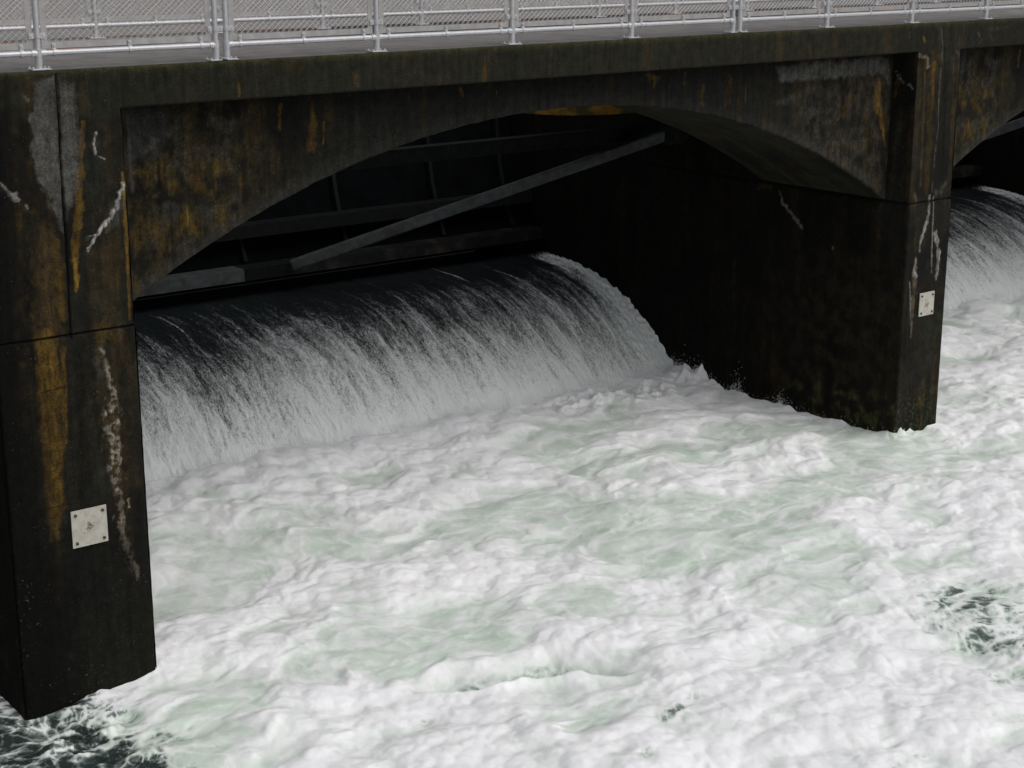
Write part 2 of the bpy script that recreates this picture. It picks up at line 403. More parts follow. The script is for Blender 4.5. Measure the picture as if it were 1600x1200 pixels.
    if X.max() > 19:
        on = (X > 19.5)
        for k, (pts, col, a, sc) in enumerate((
            ([(1458,85,9),(1455,140,11),(1452,220,9),(1448,300,6)], OCH*.42, .8, 7),
            ([(1446,90,4),(1443,180,4),(1438,290,3)], OCH*.5, .8, 7),
            ([(1443,58,3),(1446,66,2)], OCH*1.0, .8, 8),
            ([(1461,98,5),(1459,112,6),(1457,150,4)], OCH*.9, .85, 9),
            ([(1422,50,2),(1421,60,2)], OCH*.7, .8, 9),
            ([(1476,75,6),(1478,110,7),(1476,180,5),(1472,300,4)], BLK*.8, .95, 6),
            ([(1466,95,4),(1468,102,4)], BLK, .9, 8),
            ([(1487,90,7),(1490,180,7),(1484,280,8)], BRN*.9, .7, 6),
            ([(1498,85,1.6),(1499,140,1.8),(1494,200,1.8),(1489,290,2)], GRY*.6, .8, 8),
            ([(1471,45,1.5),(1473,70,3),(1471,98,2)], GRY*1.2, .85, 8),
            ([(1470,105,1.5),(1467,150,1),(1466,200,.9),(1460,250,.8),(1456,300,.8)], WHT*.45, .8, 12),
            ([(1436,88,3),(1448,90,2.5),(1450,105,3)], TAN*1.1, .75, 14),
            ([(1494,80,3),(1499,86,2)], GRY*1.3, .7, 14),
            ([(1455,60,1.5),(1462,70,2),(1456,74,1.5)], GRY*.9, .0, 14),
            ([(1528,52,3),(1534,62,2),(1530,68,2)], GRY*1.0, .7, 12),
            ([(1545,46,5),(1575,42,5)], GRY*.5, .6, 9),
            ([(1548,58,5),(1553,62,3)], np.array([.09,.035,.018]), .6, 9),
            ([(1478,285,4),(1470,298,8),(1462,300,6)], GRY*.75, .7, 9),
            ([(1486,300,3),(1484,330,3)], GRY*.5, .7, 9),
            ([(1430,306,5),(1432,318,3)], TAN*.7, .7, 12),
            ([(1452,306,2.2),(1450,335,2.4),(1444,355,3.2),(1437,378,2.6),(1436,392,1.6)], WHT*.82, .9, 14),
            ([(1458,308,1),(1456,350,1.2),(1455,385,1.3),(1454,425,1.2)], WHT*.7, .85, 14),
            ([(1460,365,4),(1466,395,4),(1463,420,3.6),(1461,436,1.5)], WHT*.85, .9, 12),
            ([(1430,402,3),(1428,420,8),(1427,450,9.5),(1425,485,7),(1423,515,4),(1422,528,1.5)], TAN*.72, .9, 9),
            ([(1430,405,1.2),(1427,425,4),(1430,432,3)], WHT*.8, .8, 16),
            ([(1420,440,1),(1421,480,1.2),(1422,520,1)], WHT*.6, .7, 16))):
            if col[0] > .2: pts = [(a, b, w*1.45) for a, b, w in pts]
            m = streak(X, Z, W(pts), .8 if col[0] < .2 else .55, .9, 200+k, sc)*on*np.clip((.75 if col[0] < .2 else .95)+.6*f+.3*g, .1, 1)
            c = mix(c, col, m*a)
            if col[0] > .2: rel += .012*m
        foot = ss(-6.95, -7.35, Z+.1*f)*on
        c = mix(c, np.array([.060, .066, .024]), foot*ss(.0, .6, g+.4*f)*.8)
    # cornice rust marks
    for k, (pts, col) in enumerate((([(373,128,2),(374,150,3)], OCH*.9), ([(757,92,4),(757,126,5)], OCH*.55), ([(446,102,8),(470,108,8)], OCH*.25), ([(555,115,7),(560,135,7)], BRN*1.2),
                                    ([(1302,60,10),(1310,90,10)], BRN*.9), ([(1265,70,10),(1268,90,8)], BRN*.9))):
        c = mix(c, col, streak(X, Z, W(pts), .8, .7, 300+k, 9)*.8)
    return c, rel
def paint_spandrel(X, Z):
    c = base_paint(X, Z, 33)*.85; f = fbm(X*7, Z*6, 5, 41); g = fbm(X*20, Z*20, 3, 42); v = fbm(X*5, Z*.5, 4, 43)
    mid = ss(9.6, 11, X)*ss(18.6, 17.2, X)
    c = mix(c, np.array([.0120, .0135, .0120]), mid*.75)
    c = mix(c, BRN*.8, mid*ss(.2, .6, v)*.6)
    # left haunch: ochre and black mottle
    L = ss(9.8, 8.8, X+.3*f)
    h1 = fbm(X*16, Z*11, 5, 141, .65); h2 = fbm(X*5, Z*3, 5, 142, .6); drip = fbm(X*18, Z*1.6, 4, 143)
    c = mix(c, np.array([.038, .031, .015]), L*ss(-.35, .25, h2+.4*h1)*.8)
    c = mix(c, np.array([.050, .047, .038]), L*ss(.1, .5, fbm(X*3.5, Z*3.5, 4, 144)+.3*h1)*.6)
    c = mix(c, OCH*.6, L*ss(-.05, .6, .6*h2+.45*drip+.35*h1)*ss(-2.2, -2.55, Z)*.85)
    c = mix(c, BLK*1.2, L*ss(.12, .5, h1+.25*f)*.75)
    gp = poly(X, Z, W([(198,172),(262,166),(258,215),(248,246),(203,250)], SY), .05, .06, 44)
    c = mix(c, np.array([.036, .038, .036]), gp*.75)
    c = mix(c, GRY*.62, streak(X, Z, W([(199,178,4),(203,250,5),(207,300,5)], SY), .8, .4, 45)*.8)
    c = mix(c, GRY*.9, streak(X, Z, W([(228,238,5),(240,222,8),(248,218,3)], SY), 1, 1, 46, 18)*.7)
    c = mix(c, GRY*.45, streak(X, Z, W([(330,190,12),(360,196,14)], SY), 1, 1, 47, 18)*.7)
    # arris of the arch is paler
    d = Z-arch(X)
    c = mix(c, np.array([.042, .041, .034]), ss(.26, .03, d+.07*f)*(.25+.6*ss(11.5, 9, X)+.85*ss(17.2, 18.6, X))*.75)
    # right haunch
    Rm = ss(17.9, 18.7, X+.25*f)
    c = mix(c, np.array([.050, .044, .032]), Rm*ss(-.35, .3, h2+.5*h1)*.8)
    c = mix(c, BLK*1.6, Rm*ss(.02, .45, h1+.35*drip)*.75)
    c = mix(c, BRN*1.2, Rm*ss(.1, .6, h2-.3*drip)*.5)
    gb = poly(X, Z, W([(1212,104),(1300,98),(1389,90),(1390,135),(1380,116),(1300,122),(1222,128)], SY), .03, .05, 48)
    c = mix(c, GRY*.95, gb*np.clip(.75+.5*f, .3, 1))
    c = mix(c, GRY*.7, streak(X, Z, W([(1250,150,8),(1215,160,8)], SY), 1, .8, 49, 12)*.5)
    c = mix(c, GRY*.6, streak(X, Z, W([(1255,178,10),(1285,174,8)], SY), 1, .9, 50, 12)*.5)
    c = mix(c, OCH*.95, streak(X, Z, W([(1372,128,8),(1372,160,12),(1378,190,7),(1384,230,3)], SY), .8, .8, 53, 7)*.8)
    c = mix(c, OCH*.5, streak(X, Z, W([(1325,150,14),(1318,180,10)], SY), .9, 1, 54, 8)*.6)
    for k, (pts, a) in enumerate((([(438,165,4),(436,200,5)], .5), ([(488,160,5),(490,190,9),(484,235,9)], .5), ([(506,190,2),(505,225,1.5)], .7), ([(720,140,6),(724,150,5)], .6),
                                  ([(776,142,2),(776,150,2)], .8), ([(618,212,1),(619,230,1)], .8), ([(1010,118,5),(1026,122,7),(1022,135,3)], .55), ([(1070,115,5),(1069,130,4)], .55),
                                  ([(1098,135,6),(1096,160,6)], .35), ([(1140,120,10),(1136,160,9)], .28), ([(1166,130,1),(1164,160,1)], .7), ([(293,320,2),(294,365,2)], 1.0), ([(300,285,14),(330,300,12)], .35))):
        c = mix(c, OCH*a*1.2, streak(X, Z, W(pts, SY), .9, .8, 400+k, 9)*.8)
    return c

# ------------------------------------------------------------------ the bridge
bridge = tag(empty('concrete_bridge', (0, 0, 0)), 'dark stained concrete arch bridge with ochre streaks spanning the white water', 'bridge')
def plain_paint(X, Z, seed=3, k=1.0): return base_paint(X, Z, seed)*k

def pier(x0, x1, name, step, low):
    G = Grid()
    xs = np.linspace(x0, x1, int((x1-x0)/step)); zs = np.linspace(-8.5, ZC, int((ZC+8.5)/step))
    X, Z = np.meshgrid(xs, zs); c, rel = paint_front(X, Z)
    e = np.minimum(X-x0, x1-X); r = .028+.03*np.clip(fbm(X*0+3, Z*3, 5, 7, .65), -.6, 1.2)
    rnd = np.where(e < r, r-np.sqrt(np.maximum(r*r-(r-e)**2, 0)), 0)
    jz = ZJ + .006*fbm(X*3, X*0, 3, 8)
    jm = ss(.016, .004, np.abs(Z-jz)); c = mix(c, BLK*.5, jm)
    lower = (Z < jz)
    Y = FY + rnd - rel + .03*jm - .012*lower*(e > -1) + .005*fbm(X*4, Z*4, 4, 78)
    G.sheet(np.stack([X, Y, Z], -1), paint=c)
    # side walls
    ys = np.concatenate([np.arange(FY, 22, .03), np.arange(22, 27.01, .12)]); zs = np.linspace(-8.5, ZC, 260)
    for sx, xf, flip in ((-1, x0, True), (1, x1, False)):
        Yg, Zg = np.meshgrid(ys, zs)
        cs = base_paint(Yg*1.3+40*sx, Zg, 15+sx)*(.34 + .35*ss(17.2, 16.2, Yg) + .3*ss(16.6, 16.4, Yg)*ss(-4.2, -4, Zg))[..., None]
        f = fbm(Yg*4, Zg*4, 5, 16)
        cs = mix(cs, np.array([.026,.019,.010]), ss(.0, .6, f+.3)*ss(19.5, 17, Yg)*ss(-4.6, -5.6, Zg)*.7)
        cs = mix(cs, np.array([.060, .066, .024]), ss(-6.95, -7.35, Zg+.1*f)*ss(0, .5, f)*ss(19, 17, Yg)*.8)
        if sx < 0 and x0 > 15:
            def WX(pts):
                out = []
                for a, b, w in pts:
                    P = onX(a, b, x0); out.append((P[1], P[2], w*(P @ _F)/FPX*1.2))
                return out
            for k, (pts, col) in enumerate((([(1219,300,1.5),(1224,318,3),(1236,332,2.6),(1246,344,3),(1254,356,2)], WHT*.6), ([(1302,385,1.4),(1303,392,1.4)], WHT*.6),
                                            ([(1400,112,.8),(1405,122,1.2),(1413,130,1),(1421,132,1.6),(1427,140,1)], WHT*.75), ([(1405,120,6),(1398,150,4)], BRN*1.3), ([(1190,290,8),(1205,292,5)], BRN))):
                cs = mix(cs, col, streak(Yg, Zg, WX(pts), .7, .8, 500+k, 14)*.9)
        jm = ss(.03, .008, np.abs(Zg-ZJ)); cs = mix(cs, BLK*.5, jm)
        Xg = xf + sx*(.012*(Zg < ZJ) - .02*jm) + sx*.004*fbm(Yg*5, Zg*5, 4, 17) - sx*np.where(Yg-FY < .02, .004, 0)
        if sx < 0 and x0 < 10: cs = cs*.25  # left pier's left face made much darker
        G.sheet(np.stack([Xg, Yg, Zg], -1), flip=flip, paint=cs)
    # back and cap
    for P in (np.array([[[x0,27,-8.5],[x1,27,-8.5]],[[x0,27,ZC],[x1,27,ZC]]]), np.array([[[x0,FY+.03,ZC-.004],[x1,FY+.03,ZC-.004]],[[x0,27,ZC-.004],[x1,27,ZC-.004]]])):
        G.sheet(P, paint=np.tile(BASE, (2,2,1)))
    return G.build(name, M_CON, bridge)
pier(LP[0], LP[1], 'pier', .009, True)
pier(RP[0], RP[1], 'pier', .013, True)
pier(RP[0]+PITCHX, RP[1]+PITCHX, 'pier', .05, True)

# arch bays (spandrel wall + barrel soffit)
def bay():
    G = Grid()
    xs = np.linspace(LP[1]+.004, RP[0]-.004, 900); t = np.linspace(0, 1, 120)
    X, T = np.meshgrid(xs, t); A = arch(X)+.014*fbm(X*4, X*0, 5, 57, .65); Z = A + T*(ZC+.01-A)
    n = fbm(X*2.5, Z*2.5, 5, 61); d = Z-A
    r = .03; rnd = np.where(d < r, r-np.sqrt(np.maximum(r*r-(r-d)**2, 0)), 0)
    Y = SY + rnd + .006*n + .004*ss(.02, .0, np.abs(((Z+2.1) % .62)-.31))   # faint form-board lines
    G.sheet(np.stack([X, Y, Z], -1), paint=paint_spandrel(X, Z))
    ys = np.linspace(SY+.03, BY, 110); X, Yg = np.meshgrid(xs[::2], ys)
    b = ((Yg*7) % 1.0)
    c = base_paint(X*1.0, Yg*2.0, 71)*.75; c = mix(c, np.array([.032,.031,.017]), ss(16, 18, X)*.6*ss(-.4, .4, fbm(X*.8, Yg*4, 4, 72)))
    Z = arch(X) + .006*ss(.06, 0, np.abs(b-.5)) + .005*fbm(X*2, Yg*4, 4, 73)
    G.sheet(np.stack([X, Yg, Z], -1), flip=True, paint=c)
    # rear face
    X, T = np.meshgrid(xs[::8], np.linspace(0, 1, 4)); A = arch(X); Z = A+T*(ZC-.002-A)
    G.sheet(np.stack([X, X*0+BY, Z], -1), flip=True, paint=np.tile(BASE, X.shape+(1,)))
    return G.build('arch_spandrel', M_CON, bridge)
b0 = bay()
for k in (1, -1):
    c = b0.copy(); C.objects.link(c); c.location.x = k*PITCHX if k > 0 else -(PITCHX+.5); c.parent = bridge

# deck with cornice
G = Grid()
xs = np.concatenate([np.arange(-6, 4, .2), np.arange(4, 24, .016), np.arange(24, 42, .08)])
zs = np.linspace(ZC, ZD-.03, 34); X, Z = np.meshgrid(xs, zs); c, rel = paint_front(X, Z)
chip = (.035*ss(.2, .7, fbm(xs*1.7, xs*0+5, 4, 77)))[None, :]
bt = Z-ZC; inp = ((X > LP[0]) & (X < LP[1])) | ((X > RP[0]) & (X < RP[1])); rnd = np.where((bt < .02) & ~inp, .02-np.sqrt(np.maximum(.0004-(.02-bt)**2, 0)), 0)
Y = FY + rnd - rel + .005*fbm(X*4, Z*4, 4, 78)
G.sheet(np.stack([X, Y, Z], -1), paint=c)
th = np.linspace(0, math.pi/2, 6); X, T = np.meshgrid(xs, th)              # rounded top arris
f = fbm(X*5, T*2, 4, 79)
P = np.stack([X, FY+.03-.03*np.cos(T)+.004*fbm(X*4, T*0-1.4*4, 3, 78)*np.cos(T)+chip*np.sin(T*2)*.5, ZD-.03+.03*np.sin(T)-chip*.5*np.sin(2*T)], -1)
cm = np.tile(MOSS*1.2, X.shape+(1,)); cm = mix(cm, np.array([.05,.047,.030]), ss(.2, 1.2, T+.4*f))
G.sheet(P, paint=cm)
X, Yg = np.meshgrid(xs[::2], np.array([FY+.02, SY+.1, 20.7])); G.sheet(np.stack([X, Yg, X*0+ZC+.0005], -1), flip=True, paint=np.tile(BASE*.8, X.shape+(1,)))
G.build('cornice', M_CON, bridge)
G = Grid()
ys = np.concatenate([np.arange(FY+.03, FY+.45, .014), np.arange(FY+.47, 20.71, .06)])
X, Yg = np.meshgrid(np.arange(-6, 42, .03), ys); e = Yg-FY
n = fbm(X*2.2, Yg*2.2, 5, 81); n2 = fbm(X*9, Yg*9, 4, 82); big = fbm(X*.55, Yg*.5, 3, 83)
c = np.tile(np.array([.170, .158, .150]), X.shape+(1,))
c = mix(c, np.array([.062, .058, .036]), ss(.16, .03, e+.05*n+.03*n2)*.95)
c = mix(c, np.array([.13, .128, .118]), ss(.1, .5, n)*.6)
road = ss(2.0, 2.3, e+.03*n2)                       # wetter, darker carriageway between the fences
c = mix(c, np.array([.024, .022, .021]), road*np.clip(ss(10.2, 12.6, X)+.6*ss(.2,.5,big+.3*n)*ss(7,9,X), 0, 1)*.95)
c = mix(c, np.array([.20, .085, .035]), road*ss(.25, .5, fbm(X*.8, Yg*.7, 3, 84))*.8)
G.sheet(np.stack([X, Yg, ZD+.004*n], -1), paint=c)
P = np.array([[[-6,20.7,-1.79],[42,20.7,-1.79]],[[-6,20.7,ZD],[42,20.7,ZD]]]); G.sheet(P, flip=True, paint=np.tile(np.array([.1,.1,.09]), (2,2,1)))
G.build('deck', M_DECK, bridge)
# rounded ochre-stained corbel under the deck
m = MB(); n = 40; cx, cy, r0 = 18.95, 22.0, 1.35
vs = []; 
for z in (-3.0, -1.80):
    for k in range(n+1):
        t = math.pi + math.pi*k/n; vs.append((cx+r0*math.cos(t), cy+r0*math.sin(t)*.9, z))
fs = [(k, k+1, n+2+k, n+1+k) for k in range(n)] + [tuple(range(n, -1, -1)), tuple(range(n+1, 2*n+2))]
m.add(vs, fs); m.build('corbel', M_OCHRE, bridge, smooth=True)

# ------------------------------------------------------------------ white plates bolted to the pier noses
def plate(corners, label):
    x0, z0, x1, z1 = corners
    cx, cz = (x0+x1)/2, (z0+z1)/2; w, h = (x1-x0)/2, (z1-z0)/2
    root = tag(empty('marker_plate', (cx, FY-.03, cz)), label, 'plate', 'white marker plates bolted to the piers')
    m = MB(); m.box(-w, w, -.008, .008, -h, h); m.build('panel', M_PLATE, root, bevel=.003)
    bm = MB(); bm.tube((0, -.009, 0), (0, -.024, 0), .017, 6); me = None
    for sx in (-1, 1):
        for sz in (-1, 1):
            if me is None: o = bm.build('bolt', M_BOLT, root); me = o.data
            else: o = link('bolt', me, None, root)
            o.location = (sx*(w-.048), 0, sz*(h-.05))
plate((6.675, -6.40, 7.08, -5.985), 'square off-white plate with four bolts and rust splash on the nearer pier')
plate((20.79, -5.89, 21.15, -5.515), 'small white plate with four bolts beside the tan streak on the farther pier')

# ------------------------------------------------------------------ fences
def fence(xs, Y, label, group, seed):
    root = tag(empty('mesh_fence', (xs[0], Y, ZD)), label, 'fence', group)
    X0 = xs[0]; zr = .165; H = 1.15
    def off(o, x): o.location.x = x-X0
    # post with sleeve, foot plate and clamp
    m = MB(); m.tube((0,0,0), (0,0,H), .029, 16); m.tube((0,0,.012), (0,0,zr-.03), .037, 16); m.tube((0,0,zr-.042), (0,0,zr+.045), .040, 16); post = m.build('post', M_GALV, root, smooth=True)
    m = MB(); m.box(-.10, .10, -.075, .075, .004, .016)
    for sx in (-1, 1):
        m.tube((sx*.08, -.045, .016), (sx*.08, -.045, .034), .012, 6); m.tube((sx*.08, .05, .016), (sx*.08, .05, .034), .012, 6)
    fp = m.build('foot_plate', M_GALV, post, bevel=.002)
    def ring(axis):
        m = MB()
        if axis == 'z':
            m.tube((0,0,-.022), (0,0,.022), .036, 16)
            for s in (-1, 1):
                m.box(min(s*.034, s*.088), max(s*.034, s*.088), -.006, .006, -.028, .028); m.tube((s*.066, -.016, 0), (s*.066, .016, 0), .012, 8)
        else:
            m.tube((-.02,0,0), (.02,0,0), .037, 16); m.box(-.019, .019, -.004, .008, .034, .092); m.tube((0,-.018,.07), (0,.02,.07), .011, 8)
        return m
    cl = ring('z').build('clamp', M_GALV, post, smooth=True); cl.location.z = .335
    posts = [post]; off(post, xs[0])
    for x in xs[1:]:
        p = post.copy(); C.objects.link(p); p.parent = root; off(p, x); posts.append(p)
        for ch in (fp, cl):
            q = ch.copy(); C.objects.link(q); q.parent = p
    for z, nm in ((zr, 'bottom_rail'), (H, 'top_rail')):
        m = MB(); m.tube((0,-.001,z), (xs[-1]-X0,-.001,z), .029, 16)
        for x in xs:      # T-fittings
            m.tube((max(x-X0-.075,-.0), -.001, z), (min(x-X0+.075, xs[-1]-X0), -.001, z), .0365, 16)
        rail = m.build(nm, M_GALV, root, smooth=True)
        if z == zr:
            rc = None
            for a, b in zip(xs[:-1], xs[1:]):
                for x in (a+.17, (a+b)/2, b-.17):
                    if rc is None: rc = ring('x').build('tab_clamp', M_GALV, rail, smooth=True); o = rc
                    else: o = rc.copy(); C.objects.link(o); o.parent = rail
                    o.location = (x-X0, 0, z)
    # panels: flat border + expanded metal diamonds
    for a, b in zip(xs[:-1], xs[1:]):
        x0, x1, z0, z1 = a-X0+.045, b-X0-.045, .207, 1.1
        yb = .012; fw = .062
        p = MB()
        p.box(x0, x1, yb-.003, yb+.003, z0, z0+fw); p.box(x0, x1, yb-.003, yb+.003, z1-fw, z1)
        p.box(x0, x0+fw, yb-.003, yb+.003, z0+fw, z1-fw); p.box(x1-fw, x1, yb-.003, yb+.003, z0+fw, z1-fw)
        fr = p.build('panel_frame', M_MESH, root)
        dw, dh, st = .074, .031, .0054
        xa, xb2, za, zb2 = x0+fw-.012, x1-fw+.012, z0+fw-.012, z1-fw+.012
        nx = int((xb2-xa)/(dw/2)); nz = int((zb2-za-dh/2)/dh)
        vs = []; fs = []
        for j in range(nz+1):                 # zigzag strands whose tips meet: expanded metal
            zc = za+dh/2+j*dh; yo = .0012*(j % 2)
            for i in range(nx+1):
                zz = zc + (dh/2 if (i+j) % 2 else -dh/2); x = xa+i*dw/2
                k = len(vs); vs += [(x, yb-.0015+yo, zz-st/2), (x, yb+.0015+yo, zz+st/2)]
                if i: fs.append((k-2, k, k+1, k-1))
        me = bpy.data.meshes.new('mesh'); me.from_pydata(vs, [], fs); me.update(); link('mesh', me, M_MESH, fr)
    return root
G1 = 'galvanised fence sections on the near deck edge'
NX = [6.75, 8.73, 8.86, 10.79, 12.76, 14.71, 16.56, 16.69, 18.45, 20.33, 22.13, 23.95]
fence([.85, 2.8, 4.78, 6.75, 8.73], 16.1, 'galvanised mesh fence section left of the double post above the left pier', G1, 1)
fence([8.86, 10.79, 12.76, 14.71, 16.56], 16.1, 'galvanised mesh fence section above the big arch, between the two double posts', G1, 2)
fence([16.69, 18.45, 20.33, 22.13, 23.95], 16.1, 'galvanised mesh fence section above the right pier, right of the farther double post', G1, 3)
fence([5.9, 7.6, 9.3, 11.0, 12.7, 14.4, 16.1, 17.84, 19.52, 21.2, 22.9, 24.6, 26.3, 28.0, 29.7], 20.3, 'second galvanised mesh fence along the far side of the bridge deck', None, 4)

# ------------------------------------------------------------------ spillway gates
def make_gate(label):
    root = tag(empty('spillway_gate', (CX, 25.0, -6.0)), label, 'gate', 'radial steel gates under the bridge')
    O = Vector((CX, 25.0, -6.0)); CY, CZ, RG = 20.8, -3.4, 4.91
    x0, x1 = LP[1]+.1-CX, RP[0]-.1-CX
    def skinY(z): return CY+math.sqrt(RG*RG-(z-CZ)**2)
    m = MB(); n = 16; zs = [-5.95+k*(3.5/n) for k in range(n+1)]
    vs = []
    for z in zs: vs += [(x0, skinY(z)-O.y, z-O.z), (x1, skinY(z)-O.y, z-O.z)]
    for z in zs: vs += [(x0, skinY(z)+.03-O.y, z-O.z), (x1, skinY(z)+.03-O.y, z-O.z)]
    o2 = 2*(n+1)
    fs = [(2*k, 2*k+1, 2*k+3, 2*k+2) for k in range(n)] + [(o2+2*k+2, o2+2*k+3, o2+2*k+1, o2+2*k) for k in range(n)] + [(0, o2, o2+1, 1)]
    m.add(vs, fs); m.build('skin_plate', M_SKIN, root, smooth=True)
    for (y0, zt, h, d) in ((24.66, -5.62, .21, .40), (25.0, -4.94, .22, .35)):
        yy = y0-O.y; zz = zt-O.z
        for xa, xb, mg in (((x0, 13.72-CX, M_ARM), (13.725-CX, 14.70-CX, M_SKIN2), (14.705-CX, x1, M_GATE)) if d == .40 else ((x0, x1, M_SKIN2),)):  # lower girder in three tones of steel, palest at the left end
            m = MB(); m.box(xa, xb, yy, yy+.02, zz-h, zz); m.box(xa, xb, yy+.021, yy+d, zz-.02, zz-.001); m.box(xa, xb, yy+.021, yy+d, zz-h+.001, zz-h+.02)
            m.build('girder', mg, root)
    xr = [(14.0-1.62*k) for k in range(4, -1, -1)] + [16.1, 18.25, 19.9]
    for x in xr:
        m = MB(); zz = [-5.6+k*.3 for k in range(10)]
        for a, b in zip(zz[:-1], zz[1:]):
            m.beam((x-CX, skinY(a)-.07-O.y, a-O.z), (x-CX, skinY(b)-.07-O.y, b-O.z), .075, .10)
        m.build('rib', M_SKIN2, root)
    # arms from the lower girder to the trunnions on the piers
    for (xa, xb) in ((14.55, 20.2),):
        m = MB(); m.beam((xa-CX, 24.5-O.y, -5.63-O.z), (xb-CX, 20.95-O.y, -3.42-O.z), .16, .19); m.build('arm', M_ARM, root, bevel=.03)
        s = 1 if xb > CX else -1
        m = MB(); m.tube((xb-CX-s*.2, 20.9-O.y, -3.4-O.z), (xb-CX+s*.11, 20.9-O.y, -3.4-O.z), .22, 20); m.build('trunnion', M_GATE, root, smooth=True)
    m = MB(); m.box(LP[1]+.03-CX, RP[0]-.03-CX, 21.6-O.y, 21.85-O.y, -3.60-O.z, -3.36-O.z); m.build('tie_beam', M_SKIN2, root, bevel=.01)
    return root
def copy_tree(o, parent=None):
    c = o.copy(); C.objects.link(c); c.parent = parent
    for ch in o.children: copy_tree(ch, c)
    return c
g0 = make_gate('dark steel gate with sloping arm under the big middle arch')
g1 = copy_tree(g0); g1.location.x += PITCHX; g1['label'] = 'dark steel gate in the partly seen bay beyond the right pier'

# ------------------------------------------------------------------ falling water
def falls(seed):
    G = Grid()
    ctl = np.array([(25.6,-6.10),(24.9,-6.12),(24.33,-6.15),(23.75,-6.19),(23.2,-6.29),(22.7,-6.45),(22.2,-6.70),(21.8,-6.97),(21.41,-7.29),(21.1,-7.60),(20.85,-7.92),(20.65,-8.25)])
    seg = np.r_[0, np.cumsum(np.hypot(*np.diff(ctl, axis=0).T))]
    s = np.linspace(0, seg[-1], 330)
    yy = np.interp(s, seg, ctl[:,0]); zz = np.interp(s, seg, ctl[:,1])
    k = np.ones(25)/25; pad = lambda a: np.convolve(np.r_[[a[0]]*12, a, [a[-1]]*12] + 0, k, 'valid')
    yy, zz = pad(yy), pad(zz)
    ty, tz = np.gradient(yy), np.gradient(zz); L = np.hypot(ty, tz); ny, nz = tz/L, -ty/L      # outward normal (down/up-stream)
    ny, nz = np.where(nz < 0, -ny, ny), np.abs(nz)
    xs = np.linspace(LP[1]-.05, RP[0]+.02, 1000)
    X, S = np.meshgrid(xs, s)
    tt = np.clip((S-.75)/(seg[-1]-.75-.35), 0, 1)            # 0 at the crest, 1 at the foot
    wx = X + .10*fbm(X*1.1, S*.7, 3, seed)
    st = fbm(wx*3.4, S*.45, 4, seed+1); md = fbm(wx*9, S*1.5, 4, seed+5); fn = fbm(wx*22, S*6, 3, seed+9)
    big = fbm(wx*.55, S*.3, 3, seed+12)
    wall = ss(RP[0]-.75, RP[0]-.1, X + .15*md); wl = ss(LP[1]+.5, LP[1], X+.1*md)
    foam = -.13 + 1.15*tt + .20*st + .16*md + .17*big + .62*wall*ss(0, .1, tt) + .2*wl*tt
    hair = ss(.35, .8, fbm(wx*6, S*.16, 4, seed+15))*(1-tt)*ss(.5, 1.1, S)
    foam = foam + .60*hair + .35*ss(.85, 1, tt)
    disp = (.030*st*(.3+tt) + .028*md*(.2+tt) + .018*fn*(.2+tt)) + .05*wall*(.3+fn) + .10*ss(.9, 1.0, tt)*(.4+md)
    P = np.stack([X, yy[:,None]+ny[:,None]*disp, zz[:,None]+nz[:,None]*disp], -1)
    G.sheet(P, flip=True, foam=foam, flow=np.stack([wx, S, S*0], -1))
    return G.build('waterfall', M_FALL)
f0 = tag(falls(21), 'sheet of water falling over the weir under the middle arch', 'waterfall', None, 'structure')
f1 = f0.copy(); C.objects.link(f1); f1.location.x = PITCHX; f1['label'] = 'sheet of water falling in the bay beyond the right pier'
f2 = f0.copy(); C.objects.link(f2); f2.location.x = -(PITCHX+.5); f2['label'] = 'sheet of water falling in the bay left of the left pier'

